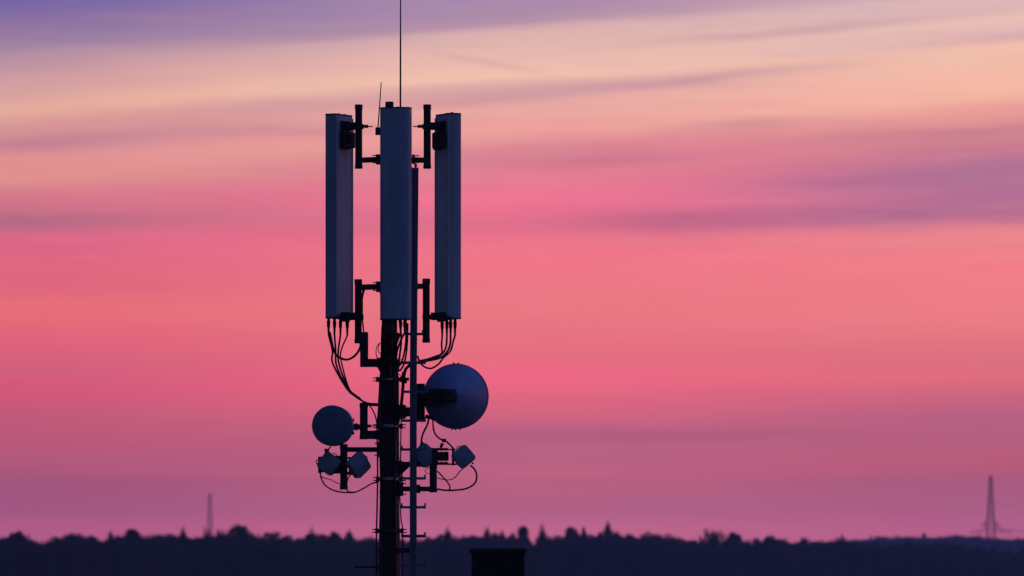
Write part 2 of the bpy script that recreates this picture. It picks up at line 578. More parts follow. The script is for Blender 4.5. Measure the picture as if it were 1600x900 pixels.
PROFILE = [(-900, 838), (-400, 842), (0, 840), (20, 836), (40, 841), (70, 844), (95, 838), (140, 837), (165, 843), (200, 836), (240, 836), (270, 838), (300, 839),
           (325, 840), (350, 836), (390, 832), (420, 832), (440, 837), (465, 840), (500, 838), (525, 835), (550, 836), (580, 842), (620, 842), (660, 840),
           (700, 834), (730, 838), (755, 838), (780, 834), (800, 838), (832, 843), (860, 840), (885, 837), (930, 834), (970, 834), (1010, 834), (1045, 838), (1080, 842),
           (1115, 846), (1140, 840), (1170, 841), (1205, 839), (1225, 844), (1290, 845), (1340, 847), (1400, 850), (1440, 848), (1490, 850), (1550, 857), (1620, 861), (2000, 858), (2600, 850)]


def prof(px):
    for (a, ya), (b, yb) in zip(PROFILE, PROFILE[1:]):
        if a <= px <= b: return ya + (yb - ya) * (px - a) / (b - a)
    return 850


rng = random.Random(11)
crowns = MB(); trunks = MB()
for row in range(5):
    px = -800 + row * 7
    while px < 2450:
        Y = wood_Y(px) + row * 26 + rng.uniform(-8, 8)
        inview = -60 < px < 1660
        y = prof(px) - 2.2 + (rng.uniform(6, 11), rng.uniform(5, 9), rng.uniform(2, 6), rng.uniform(-2.5, 4.5), rng.uniform(-4.5, 2.5))[row]
        top = EYE + (HZ - y) * K * Y
        w = rng.uniform(14, 36) * K * Y if row > 2 else rng.uniform(30, 44) * K * Y
        x = (px - 800) * K * Y
        kind = rng.random()
        if kind < 0.2:
            t_, c_ = conifer_parts(x, Y, 0, top - rng.uniform(0, 0.4), w * 0.9, rng, 1.0)
        else:
            t_, c_ = broad_parts(x, Y, 0, top, w * 1.15, rng, 1.3, 0.9 if inview else 0.3)
        crowns.add(c_.v, c_.f); trunks.add(t_.v, t_.f)
        px += rng.uniform(10, 18) if row < 3 else rng.uniform(9, 24)
# undergrowth and lower branches that close the wood's edge
for i in range(900):
    px = rng.uniform(-700, 2350)
    Y = wood_Y(px) + rng.uniform(20, 90)
    x = (px - 800) * K * Y
    leaf_cloud(crowns, (x, Y, rng.uniform(2.5, 9)), 4.5, 3.6, 60, 0.75, rng, 0.1)
wood = crowns.build('forest', M_LEAF, smooth=0)
tag(wood, 'dark mixed wood running along the whole horizon behind the mast', 'forest', kind='stuff')
tr_ = trunks.build('trunk', M_BARK, wood, smooth=0)
tr_['kind'] = 'stuff'

# far wood on the hills at the right, and a flatter line of it further left
fw = MB()
FAR = [(-500, 856), (1150, 852), (1300, 846), (1340, 842), (1372, 838), (1400, 838), (1440, 838), (1480, 837), (1500, 835), (1530, 837), (1552, 840), (1572, 842), (1600, 841), (1700, 838), (2300, 842)]
px = 1150
rng = random.Random(5)
while px < 2300:
    for row in range(3):
        Y = 5260 + row * 40
        x = (px - 800) * K * Y
        y = next(ya + (yb - ya) * (px - a) / (b - a) for (a, ya), (b, yb) in zip(FAR, FAR[1:]) if a <= px <= b) + rng.uniform(-1.2, 1.8)
        top = EYE + (HZ - y) * K * Y
        z0 = hill_h(x, Y)
        rx = rng.uniform(6, 9)
        leaf_cloud(fw, (x, Y, (top + z0) / 2), rx, (top - z0) / 2, 150, 1.7, rng, 0.1)
        leaf_cloud(fw, (x, Y - 6, (top * .45 + z0 * .55)), rx * 1.4, (top - z0) * .45, 90, 2.6, rng, 0.05)
    px += rng.uniform(7, 11)
tag(fw.build('distant_forest', M_LEAF, smooth=0), 'pale blue hazy wood on the far rise behind the right end of the dark wood', 'forest', kind='stuff')

TREES = [  # px, top row, width px, kind, label
    (27, 828, 34, 'b', 'broad rounded tree at the far left end of the skyline'),
    (49, 832, 18, 'n', 'thin bare tree just right of the leftmost rounded tree'),
    (113, 832, 32, 'b', 'low rounded tree on the flat stretch left of the first pointed fir'),
    (173, 826, 17, 'c', 'small dark pointed fir left of the thin distant pylon'),
    (207, 825, 30, 'b', 'humped tree directly right of the small dark pointed fir'),
    (286, 820, 20, 'c', 'slim fir just left of the bare trees under the thin pylon'),
    (324, 819, 26, 'n', 'hazy bare tree standing right under the thin distant pylon'),
    (344, 825, 22, 'n', 'lower bare tree between the thin pylon and the big round tree'),
    (373, 817, 42, 'b', 'big dense round tree right of the thin distant pylon'),
    (487, 821, 38, 'c', 'broad pointed fir halfway between the round tree and the mast'),
    (522, 829, 22, 'b', 'small rounded tree under the left dish, beside the broad fir'),
    (546, 825, 22, 'c', 'pointed fir closest to the mast on its left side'),
    (699, 820, 20, 'c', 'pointed fir closest to the mast on its right side'),
    (761, 820, 20, 'c', 'pointed fir above the left part of the dark chimney'),
    (784, 826, 15, 'c', 'short fir above the right part of the dark chimney'),
    (817, 820, 19, 'b', 'compact dark round-topped tree just right of the chimney'),
    (847, 815, 18, 'cs', 'sparse see-through fir right of the compact round-topped tree'),
    (893, 822, 24, 'b', 'leaning rounded tree between the sparse fir and the thin spire'),
    (912, 820, 11, 'c', 'very thin spire of a fir beside the leaning rounded tree'),
    (950, 811, 13, 'c', 'tallest narrow fir spire, standing clear of the wood right of centre'),
    (1112, 823, 44, 'n', 'wide bare winter tree with sky showing through its branches'),
    (1146, 830, 28, 'b', 'leafy rounded tree touching the right side of the wide bare tree'),
    (1205, 836, 34, 'b', 'last dense tree before the wood sinks towards the right'),
    (1312, 832, 28, 'n', 'faint bare tree where the pale far wood begins'),
]
for i, (px, ty, w, k, lab) in enumerate(TREES):
    rng = random.Random(100 + i)
    Y = wood_Y(px) + 55
    x = (px - 800) * K * Y
    top = EYE + (HZ - ty) * K * Y
    W = w * K * Y
    nm = {'b': 'broadleaf_tree', 'c': 'fir_tree', 'cs': 'fir_tree', 'n': 'bare_tree'}[k]
    if k == 'b':
        t_, c_ = broad_parts(x, Y, 0, top, W * 1.05, rng, 2.4, 1.6)
        for q in (0.75, 1.15, 1.55): leaf_cloud(c_, (x, Y, top - W * q), W * 0.52, W * 0.36, 150, W * 0.09, rng, 0.05)
    elif k == 'n': t_, c_ = bare_parts(x, Y, 0, top, W * 1.1, rng, 1.35)
    else: t_, c_ = conifer_parts(x, Y, 0, top, W * 1.3, rng, 0.6 if k == 'cs' else 1.7)
    root = empty(nm, (x, Y, 0), lab, 'tree', 'trees standing out of the wood on the skyline')
    t_.build('trunk', M_BARK, root, smooth=0)
    c_.build('crown', {'b': M_LEAF, 'n': M_TWIG}.get(k, M_CONI), root, smooth=0)
# a single far crown on the hazy rise
rng = random.Random(77)
Y = 5240; x = (1444 - 800) * K * Y
root = empty('broadleaf_tree', (x, Y, hill_h(x, Y)), 'single small crown poking out of the pale far wood left of the tall pylon', 'tree')
t_, c_ = broad_parts(x, Y, hill_h(x, Y), EYE + (HZ - 832) * K * Y - hill_h(x, Y), 9 * K * Y, rng, 1.5, 1)
t_.build('trunk', M_BARK, root, smooth=0); c_.build('crown', M_LEAF, root, smooth=0)


# ------------------------------------------------------------------ pylons
def lattice(px, topy, Y, base_w, top_w, label, arms, z0=0.0, bar=0.5, waist=None):
    x0 = (px - 800) * K * Y
    top = EYE + (HZ - topy) * K * Y
    root = empty('lattice_pylon', (x0, Y, z0), label, 'pylon', 'distant power pylons')
    H = top - z0

    def half(t):
        if waist and t < waist: return (base_w + (top_w * 1.5 - base_w) * (t / waist)) / 2
        if waist: return (top_w * 1.5 + (top_w * 0.35 - top_w * 1.5) * ((t - waist) / (1 - waist))) / 2
        return (base_w + (top_w - base_w) * t) / 2
    lv = [0]
    while lv[-1] < 1: lv.append(min(1, lv[-1] + max(0.022, 2.0 * half(lv[-1]) * 0.7 / H)))
    for sx, sy in ((1, 1), (1, -1), (-1, -1), (-1, 1)):
        leg = MB()
        for a, b in zip(lv, lv[1:]):
            leg.bar((x0 + sx * half(a), Y + sy * half(a), z0 + H * a), (x0 + sx * half(b), Y + sy * half(b), z0 + H * b), bar)
        leg.build('leg', M_PYLON, root, smooth=0)
    br = MB()
    for a, b in zip(lv, lv[1:]):
        ha, hb = half(a), half(b)
        cs = [(1, 1), (1, -1), (-1, -1), (-1, 1)]
        for i in range(4):
            p, q = cs[i], cs[(i + 1) % 4]
            br.bar((x0 + p[0] * ha, Y + p[1] * ha, z0 + H * a), (x0 + q[0] * hb, Y + q[1] * hb, z0 + H * b), bar * 0.6)
            br.bar((x0 + q[0] * ha, Y + q[1] * ha, z0 + H * a), (x0 + p[0] * hb, Y + p[1] * hb, z0 + H * b), bar * 0.6)
            br.bar((x0 + p[0] * hb, Y + p[1] * hb, z0 + H * b), (x0 + q[0] * hb, Y + q[1] * hb, z0 + H * b), bar * 0.6)
    br.build('bracing', M_PYLON, root, smooth=0)
    for (ay, span, depth) in arms:
        za = EYE + (HZ - ay) * K * Y
        t = (za - z0) / H
        h_ = half(t)
        for sg in (-1, 1):
            am = MB()
            tip = (x0 + sg * (h_ + m(span, Y)), Y, za - depth * 0.15)
            for sy in (-1, 1):
                am.bar((x0 + sg * h_, Y + sy * h_, za), tip, bar * 0.8)
                am.bar((x0 + sg * h_, Y + sy * h_, za + depth), tip, bar * 0.7)
            n = 6
            for i in range(1, n):
                t_ = i / n; nx_ = (i + 0.5) / n
                pa = Vector((x0 + sg * h_, Y, za)).lerp(Vector(tip), t_)
                pb = Vector((x0 + sg * h_, Y, za + depth)).lerp(Vector(tip), min(1, nx_))
                am.bar(pa, pb, bar * 0.5)
            arm = am.build('cross_arm', M_PYLON, root, smooth=0)
            for q in (0.45, 0.97):
                c = Vector((x0 + sg * h_, Y, za)).lerp(Vector(tip), q)
                MB().cyl(c, c - Vector((0, 0, 3.2)), 0.3, 0.3, 6).build('insulator', M_PYLON, arm, smooth=0)
            wr = MB()
            for q in (0.45, 0.97):
                c = Vector((x0 + sg * h_, Y, za)).lerp(Vector(tip), q) - Vector((0, 0, 3.2))
                pts = []
                for i in range(13):
                    t_ = i / 12
                    pts.append(c + Vector((420 * t_, 250 * t_, -4 * 11 * t_ * (1 - t_) - 1.5 * t_)))
                wr.tube(pts, 0.1, 4, 2)
            wr.build('conductor', M_PYLON, arm, smooth=0)
    return root


lattice(1548, 744, 5200, 10.5, 2.2, 'tall tapering lattice pylon with a low pair of wide cross arms, far right', [(831, 25, 3.4), (819, 8, 2.4)], z0=17.0, bar=0.5)
lattice(328, 772, 3200, 5.6, 1.5, 'thin faint lattice mast rising behind the bare trees on the left', [], z0=0.0, bar=0.22)

# ------------------------------------------------------------------ house whose chimney stands in the bottom edge
HYc = 44.0
cxm = (778.5 - 800) * K * HYc
ctop = EYE + (HZ - 857) * K * HYc
cw = m(88, HYc)
house = empty('house', (cxm, HYc + 1.0, 0), 'house below the frame whose square dark chimney shows right of the mast', 'house')
ridge = ctop - 1.3
wz = ridge - 3.6
hw, hd = 6.0, 4.6
wl = MB().box((cxm, HYc + 1, wz / 2 - 0.05), (hw * 2, hd * 2, wz + 0.1))
for sg in (-1, 1):
    wl.add([(cxm + sg * (hw - 0.12), HYc + 1 - hd, wz), (cxm + sg * (hw - 0.12), HYc + 1 + hd, wz), (cxm + sg * (hw - 0.12), HYc + 1, ridge - 0.1),
            (cxm + sg * hw, HYc + 1 - hd, wz), (cxm + sg * hw, HYc + 1 + hd, wz), (cxm + sg * hw, HYc + 1, ridge - 0.1)],
           [(0, 1, 2), (5, 4, 3), (0, 3, 4, 1), (1, 4, 5, 2), (2, 5, 3, 0)])
wl.build('wall', M_WALL, house)
rf = MB()
for sg in (-1, 1):
    a = Vector((0, sg * (hd + 0.5), wz - 0.39 - ridge)).normalized()
    nrm = Vector((0, -a.z * sg, abs(a.y)))
    nrm = Vector((1, 0, 0)).cross(a).normalized()
    if nrm.z < 0: nrm = -nrm
    e0 = Vector((cxm - hw - 0.4, HYc + 1, ridge)); e1 = Vector((cxm + hw + 0.4, HYc + 1, ridge))
    L = (hd + 0.5) / abs(a.y)
    vs = [e0, e1, e1 + a * L, e0 + a * L]
    rf.add(vs + [v - nrm * 0.16 for v in vs], [(0, 1, 2, 3), (7, 6, 5, 4), (0, 4, 5, 1), (1, 5, 6, 2), (2, 6, 7, 3), (3, 7, 4, 0)])
roof = rf.build('roof', M_ROOF, house, smooth=0)
ch = MB()
ch.box((cxm, HYc, (ridge - 0.8 + ctop - 0.02) / 2), (cw - 0.03, cw - 0.03, ctop - 0.02 - ridge + 0.8), bev=0.006)
chim = ch.build('chimney', M_BRICK, roof)
c2 = MB().box((cxm, HYc, ctop - 0.022), (cw, cw, 0.044), bev=0.008)
c2.box((cxm, HYc, ctop - 0.27), (cw - 0.012, cw - 0.012, 0.05), bev=0.006)
c2o = c2.build('chimney_cap', M_BRICK, house)
for fx in (-3.6, 0, 3.6):
    for z in (wz - 1.6, wz - 4.6, wz - 7.6 if fx else wz - 99):
        if z < 0: continue
        fy = HYc + 1 - hd - 0.02
        fm = MB()
        for a_, b_, s_ in (((fx - .6), z, (.08, .1, 1.5)), ((fx + .6), z, (.08, .1, 1.5))): fm.box((cxm + a_, fy, b_), s_)
        for zz in (z - .71, z + .71): fm.box((cxm + fx, fy, zz), (1.12, .1, .08))
        fm.box((cxm + fx, fy, z), (.05, .09, 1.34))
        wf = fm.build('window', M_FRAME, house)
        MB().box((cxm + fx, fy + .01, z), (1.12, .03, 1.34)).build('pane', M_GLASS, wf)
MB().box((cxm, HYc + 1 - hd - 0.03, 1.05), (1.0, .1, 2.1)).build('door', M_STEEL, house)

# ------------------------------------------------------------------ the mast
MX = (608.5 - 800) * K * MY
mast = empty('antenna_mast', (MX, MY, 0), 'dark tubular telecom mast carrying all the antennas, with cables down its sides', 'mast')
zy = lambda py: EYE + (HZ - py) * K * MY
pole = MB()
prof_m = [(0.24, -0.2), (0.235, 0.2), (0.15, zy(1300)), (m(17.0), zy(900)), (m(16.4), zy(830)), (m(15.2), zy(780)), (m(15.2), zy(590)), (m(13.4), zy(583)), (m(12.6), zy(570)),
          (m(12.2), zy(500)), (m(8), zy(494)), (m(6.2), zy(470)), (m(6.2), zy(168))]
pole.lathe(prof_m, Matrix.Translation((MX, MY, 0)), 32)
pole.build('pole', M_POLE, mast)
MB().lathe([(m(6.6), zy(167.5)), (m(6.6), zy(160.3)), (m(6.0), zy(159))], Matrix.Translation((MX, MY, 0)), 24).build('pole_cap', M_DARKBOX, mast)
MB().box((MX, MY, 0.12), (1.5, 1.5, 0.5), bev=0.03).build('foundation', M_CONC, mast)

for py, h_ in ((593, 5), (666, 5), (748.5, 5), (829.5, 6)):
    r_ = m(15.9 if py < 800 else 17.2)
    b = MB().lathe([(r_, zy(py + h_ / 2)), (r_ + .004, zy(py + h_ / 2 - .8)), (r_ + .004, zy(py - h_ / 2 + .8)), (r_, zy(py - h_ / 2))], Matrix.Translation((MX, MY - .012, 0)) @ Matrix.Diagonal((1, 1.28, 1, 1)), 40)
    band = b.build('clamp_band', M_BAND if py < 800 else M_STEEL, mast)
    for sg in (-1, 1):
        c = Vector((MX + sg * (r_ + .018), MY - .02, zy(py)))
        lg = MB().box(c, (.035, .06, m(8)))
        lg.cyl(c + Vector((-.006, -.05, .014)), c + Vector((-.006, .05, .014)), .008, n=8)
        lg.cyl(c + Vector((sg * .01, 0, -.016)), c + Vector((sg * .05, 0, -.016)), .006, n=8)
        lg.cyl(c + Vector((sg * .01, 0, .016)), c + Vector((sg * .05, 0, .016)), .006, n=8)
        lg.build('clamp_lug', M_STEEL, band)
for py in (637, 655, 693, 716, 771, 776):
    r_ = m(15.6)
    MB().lathe([(r_, zy(py) - .008), (r_ + .003, zy(py)), (r_, zy(py) + .008)], Matrix.Translation((MX, MY, 0)), 32).build('pole_ring', M_STEEL, mast)


def bracket(ux, y0, y1, arm_y, side, Yo=0.0, w=11.5, arm_w=8, plate=None, pw=6, ph=14, round_=True, name_label=None, armx=None, depth=0.08, rods=()):
    """upright tube on an arm clamped to the pole; rows and columns of the photograph give the metres"""
    Yb = MY + Yo
    ub = MB()
    if round_:
        a, b_ = P(ux, y1, Yb), P(ux, y0, Yb)
        ub.cyl(a, b_, m(w / 2), n=20)
        ub.cyl(b_ - Vector((0, 0, .05)), b_ + Vector((0, 0, .004)), m(w / 2) + .004, n=20)
        ub.cyl(a - Vector((0, 0, .003)), a + Vector((0, 0, .04)), m(w / 2) + .004, n=20)
    else:
        ub.box((P(ux, 0, Yb).x, Yb, (P(0, y0, Yb).z + P(0, y1, Yb).z) / 2), (m(w), depth, abs(P(0, y0, Yb).z - P(0, y1, Yb).z)), bev=.005)
    up = ub.build('mounting_bracket', M_STEEL, mast)
    if name_label: up['label'] = name_label
    z = P(0, arm_y, Yb).z
    xi = armx if armx is not None else (MX + side * .05)
    a = Vector((P(ux, 0, Yb).x, Yb, z)); b = Vector((xi, MY + (Yo * .15), z))
    ar = MB().bar(a, b, m(arm_w), m(arm_w))
    ar.build('bracket_arm', M_STEEL, up, smooth=0)
    if plate is not None:
        pl = MB().box((P(plate, 0, MY).x, MY + Yo * .35, z), (m(pw), .14, m(ph)))
        for dz in (-.38, .38):
            pl.cyl((P(plate, 0).x - .02 * side, MY + Yo * .35 - .05, z + dz * m(ph)), (P(plate, 0).x + side * .06, MY + Yo * .35 - .05, z + dz * m(ph)), .006, n=8)
        pl.build('clamp_plate', M_STEEL, up)
    return up


bracket(560.5, 164, 263, 250.5, -1, .20, w=11.2, arm_w=8, plate=590.5, pw=6.5, ph=15)
bracket(667.5, 164, 263, 250.5, 1, .20, w=11.4, arm_w=8, plate=646, pw=4, ph=14)
bracket(559.8, 437, 536, 449, -1, .20, w=11.2, arm_w=8.5, plate=591, pw=7, ph=16)
bracket(666, 436, 535, 447.5, 1, .20, w=11.2, arm_w=8, plate=645, pw=5, ph=14)
bracket(569, 519, 573.5, 567.2, -1, .05, w=12.5, arm_w=12.5, plate=597, pw=6, ph=18, round_=False)
bracket(568.5, 630, 686, 679.5, -1, -.02, w=12.5, arm_w=13, plate=595, pw=7, ph=17)
bracket(657.5, 600, 655, 643.5, 1, .0, w=12, arm_w=14, plate=627.5, pw=12, ph=22)
bracket(537.2, 694.5, 764.5, 702.4, -1, -.02, w=11.5, arm_w=7.5, plate=594, pw=8.5, ph=24)
bracket(677, 724, 769, 764, 1, .0, w=11.5, arm_w=7.5, plate=626, pw=8, ph=22)

# arm with a gusset that carries the inner right radio unit
ga = MB().box((P(640, 0).x, MY - .02, zy(725.5)), (m(42), .07, m(8)))
gao = ga.build('mounting_bracket', M_STEEL, mast)
gx = MB()
pts = [P(623, 729.5, MY - .02), P(640, 729.5, MY - .02), P(634, 735, MY - .02), P(623, 746, MY - .02)]
gx.add([p + Vector((0, -.006, 0)) for p in pts] + [p + Vector((0, .006, 0)) for p in pts], [(0, 1, 2, 3), (7, 6, 5, 4), (0, 4, 5, 1), (1, 5, 6, 2), (2, 6, 7, 3), (3, 7, 4, 0)])
gx.build('gusset', M_STEEL, gao, smooth=0)
MB().box((MX + m(3), MY, zy(725)), (m(34), .23, m(11))).build('clamp_plate', M_STEEL, gao)
# box collar under it
cb = MB().box((P(654, 0).x, MY - .01, zy(764)), (m(5.5), .09, m(13)))
cb.cyl((P(654, 0).x, MY - .08, zy(758.5)), (P(654, 0).x, MY + .06, zy(758.5)), .008, n=8)
cb.build('pipe_clamp', M_STEEL, mast)

# low service shelf and the ladder's stand-off near the bottom edge
sh = MB().box((P(573, 0).x, MY - .02, zy(886)), (m(38), .12, m(3.5)))
sh.box((P(592, 0).x, MY - .02, zy(886)), (m(8), .2, m(9)))
sh.build('service_bracket', M_STEEL, mast)
so = MB().box((P(618, 0).x, MY - .06, zy(860)), (m(54), .14, m(8)))
so.build('ladder_standoff', M_STEEL, mast)
MB().box((P(632, 0).x, MY - .1, zy(567)), (m(20), .06, m(4))).build('ladder_standoff', M_GALV, mast)

# cables that run on the pole
def cab(parent, pts, r=1.3, Y=MY, name='cable'):
    q = [P(p[0], p[1], Y + (p[2] if len(p) > 2 else 0)) for p in pts]
    return MB().tube(q, m(r), 8, 6).build(name, M_CABLE, parent)


F = -.13
cab(mast, [(597, 510, F), (596, 545, F), (598, 570, F), (594, 590, -.1), (592, 632, -.06), (589.5, 670, -.02), (590, 740, 0), (589, 800, 0), (588, 860, 0), (588.5, 960, 0)], 1.3)
cab(mast, [(596, 575, -.1), (593.5, 605, -.1), (592, 636, -.1), (593.5, 700, -.1), (597, 800, -.1), (597, 960, -.12)], 1.5)
cab(mast, [(600, 500, F), (601, 540, F - .02), (604, 600, F), (605, 700, F), (603, 960, F)], 1.9)
cab(mast, [(613, 500, F), (611, 540, F - .02), (610, 600, F), (612, 760, F), (611, 960, F)], 1.9)
cab(mast, [(622, 520, -.1), (618, 545, F), (616.5, 600, F), (617, 740, F), (619, 960, F)], 1.8)
cab(mast, [(641, 570, -.1), (634, 577, -.1), (631, 590, -.1), (629, 612, -.08), (626, 640, -.06), (619, 680, -.07), (616, 760, -.1), (615, 960, -.12)], 2.5)
cab(mast, [(628.5, 580, -.02), (628, 640, 0), (627, 655, 0), (626, 700, 0), (625.5, 735, 0), (624.5, 770, 0), (627, 815, 0), (629, 832, 0), (629, 960, 0)], 1.0)
cab(mast, [(624, 500, -.1), (627, 530, -.1), (624, 560, -.1), (622, 580, -.1)], 1.6)
cab(mast, [(637, 505, -.1), (636, 540, -.1), (632, 566, -.1), (626, 578, -.1), (622, 579, -.1)], 1.5)
cab(mast, [(634.5, 500, -.1), (634, 535, -.1), (629, 562, -.1), (624, 572, -.1)], 1.4)
cab(mast, [(594, 535, -.05), (589, 542, -.05), (587.5, 552, -.05), (591, 562, -.05)], .7)
cab(mast, [(597, 551, -.05), (592, 551, -.05), (591, 541, -.05), (594, 537, -.05)], .6)
cab(mast, [(623, 584, 0), (628, 590, 0), (630, 597, 0)], .6)
cab(mast, [(592, 573, .0), (596, 584, .0), (594, 596, .0)], 2.2)
# cable clips and junction boxes round the throat of the pole
for (bx, by, bw, bh, yo) in ((601, 530, 8, 16, -.17), (617, 548, 9, 14, -.17), (606, 566, 20, 10, -.14), (622, 566, 6, 10, -.08), (598, 556, 7, 12, -.14), (612, 522, 10, 9, -.18)):
    MB().box(P(bx, by, MY + yo), (m(bw), .06, m(bh))).build('cable_clip', M_DARKBOX, mast)
for (bx, by, bw, bh) in ((634, 592.5, 10, 5), (633, 597, 6, 4)):
    MB().box(P(bx, by, MY - .08), (m(bw), .05, m(bh))).build('cable_clip', M_DARKBOX, mast)

# ------------------------------------------------------------------ climbing ladder: one rail, rungs both sides
LY = MY - .17
lad = empty('climbing_ladder', (P(646, 0, LY).x, LY, 0), 'bluish galvanised single rail climbing ladder with short rungs, right side of the mast', 'ladder')
rx = lambda py: P(648.6 - 2.9 * min(1, max(0, (py - 262) / 340)), 0, LY).x
rail = MB()


def rail_box(y0, y1, dx, w, d, yo):
    ya = P(0, y0, LY).z; yb = P(0, y1, LY).z if y1 < 5000 else 0.02
    a0 = rx(y0) + m(dx); a1 = rx(min(y1, 2000)) + m(dx)
    vs = []
    for (xx, zz) in ((a0, ya), (a1, yb)):
        for i, j in ((-1, -1), (1, -1), (1, 1), (-1, 1)):
            vs.append((xx + i * m(w) / 2, LY + yo + j * d / 2, zz))
    return vs, [(0, 1, 5, 4), (1, 2, 6, 5), (2, 3, 7, 6), (3, 0, 4, 7), (3, 2, 1, 0), (4, 5, 6, 7)]


for y0, y1 in ((262, 602), (602, 9999)):
    for dx, w, d, yo in ((0, 10.6, .006, .03), (-4.7, 1.4, .06, 0), (4.7, 1.4, .06, 0), (.6, 2.6, .045, -.005), (-3.6, 3.2, .005, -.028), (3.9, 2.4, .005, -.028)):
        rail.add(*rail_box(y0, y1, dx, w, d, yo))
rail.build('rail', M_GALV, lad, smooth=0)
MB().box((P(649.5, 0, LY).x, LY, P(0, 258.5, LY).z), (m(4), .05, m(6))).build('rail_end', M_GALV, lad)
py = 522.0
while P(0, py, LY).z > 0.3:
    z = P(0, py, LY).z
    xl, xr = P(626.5, 0, LY).x, P(665.5, 0, LY).x
    if py < 530: xl, xr = P(634, 0, LY).x, P(662, 0, LY).x
    rg = MB().bar((xl, LY - .01, z), (xr, LY - .01, z), m(4), m(4))
    for xx in (xl + .01, xr - .01):
        rg.box((xx, LY - .01, z + m(3.2)), (m(2.6), m(4), m(6.5)), bev=.002)
    if py > 800: rg.box(((xl + xr) / 2, LY + .012, z), (xr - xl - .02, .004, m(4.6)))
    rg.build('rung', M_GALV, lad)
    py += 45.1


# ------------------------------------------------------------------ sector antennas
def sector(cxp, y0, y1, yo, face, label, w=.34, d=.15):
    """face: angle of the front's normal, 0 = towards the camera, positive = turned to the right"""
    Yc = MY + yo
    c = P(cxp, (y0 + y1) / 2, Yc)
    top, bot = P(0, y0, Yc).z, P(0, y1, Yc).z
    root = empty('sector_antenna', (c.x, Yc, bot), label, 'antenna', 'tall panel antennas round the mast head')
    A = rotz(face)

    def T(x, y, z): return A @ Vector((x, y, 0)) + Vector((c.x, Yc, z))
    # radome section: flat back (+y), rounded front corners (-y)
    rc = .045
    sec = [(w / 2, d / 2 - .012), (w / 2 - .004, d / 2), (-w / 2 + .004, d / 2), (-w / 2, d / 2 - .012)]
    for i in range(7):
        t = math.pi + i * math.pi / 2 / 6
        sec.append((-w / 2 + rc + rc * math.cos(t), -d / 2 + rc + rc * math.sin(t)))
    for i in range(1, 6):
        x = -w / 2 + rc + (w - 2 * rc) * i / 6
        sec.append((x, -d / 2 - .006 * math.sin(math.pi * i / 6)))
    for i in range(7):
        t = 1.5 * math.pi + i * math.pi / 2 / 6
        sec.append((w / 2 - rc + rc * math.cos(t), -d / 2 + rc + rc * math.sin(t)))

    def prism(mb, s, z0, z1):
        n = len(s)
        mb.add([T(x, y, z0) for x, y in s] + [T(x, y, z1) for x, y in s],
               [(i, (i + 1) % n, n + (i + 1) % n, n + i) for i in range(n)] + [tuple(range(n))[::-1], tuple(range(n, 2 * n))])
        return mb
    prism(MB(), sec, bot + .012, top - .012).build('radome', M_RADOME, root)
    bk = MB()
    bk.box(T(0, d / 2 + .004, (top + bot) / 2), (w - .02, .008, top - bot - .06), A, .002)
    for sx in (-1, 1): bk.box(T(sx * (w / 2 - .014), d / 2 + .012, (top + bot) / 2), (.012, .012, top - bot - .08), A, .002)
    bk.build('back_plate', M_BACK, root)
    k = 1.012
    s2 = [(x * k, y * (k + .01)) for x, y in sec]
    cp = prism(MB(), s2, top - .014, top)
    cp.build('end_cap', M_CAP, root)
    prism(MB(), s2, bot, bot + .014).build('end_cap', M_CAP, root)
    for dx_ in (-.1, 0.02): MB().cyl(T(dx_, .02, top - .002), T(dx_, .02, top + .012), .012, n=8).build('cap_screw', M_CAP, root)
    return root, T, top, bot, A


def tilt_mount(root, T, A, top, bot, up_px, up_yo, sgn, d=.14):
    """scissor mount on the back of the panel reaching to the upright tube"""
    upc = P(up_px, 0, MY + up_yo)
    for zz, full in ((P(0, 195.5).z, True), (P(0, 494).z, False)):
        mb = MB()
        mb.box(T(0, d / 2 + .02, zz + (.0 if full else 0)), (.16, .03, .13 if full else .1), A)
        for sx in (-1, 1):
            mb.box(T(sx * .06, d / 2 + .07, zz + .01), (.012, .11, .085), A)
        tm = mb.build('tilt_mount', M_STEEL, root)
        h = T(0, d / 2 + .09, zz)
        tgt = Vector((upc.x, MY + up_yo, zz))
        arm = MB().bar(h, tgt, .045, .05)
        arm.build('mount_arm', M_STEEL, tm, smooth=0)
        # clamp jaws and long bolt through the upright
        j = MB()
        j.box(tgt, (.105, .13, .05))
        if full:
            e = tgt + Vector((-sgn * -.06, 0, 0))
            j.cyl(tgt + Vector((sgn * .03, -.03, 0)), tgt + Vector((sgn * .105, -.03, 0)), .018, n=10)
            j.cyl(tgt + Vector((sgn * .1, -.03, -.002)), tgt + Vector((sgn * .155, -.03, -.002)), .006, n=8)
        j.build('pipe_clamp', M_STEEL, tm)
        if full:
            hb = MB()
            q = T(sgn * 0, d / 2 + .045, zz)
            hb.cyl(T(-.1, d / 2 + .05, zz + .035), T(.1, d / 2 + .05, zz + .035), .022, n=12)
            hb.cyl(T(-.09, d / 2 + .09, zz - .01), T(.09, d / 2 + .09, zz - .01), .02, n=12)
            hb.build('hinge_pin', M_STEEL, tm)
            rb = MB().box(T(0, d / 2 + .05, zz - .145), (.2, .085, .17), A, .008)
            rb.box(T(.0, d / 2 + .1, zz - .13), (.1, .03, .09), A, .006)
            rb.box(T(.04, d / 2 + .06, zz - .235), (.09, .06, .03), A, .006)
            rb.build('control_box', M_DARKBOX, root)


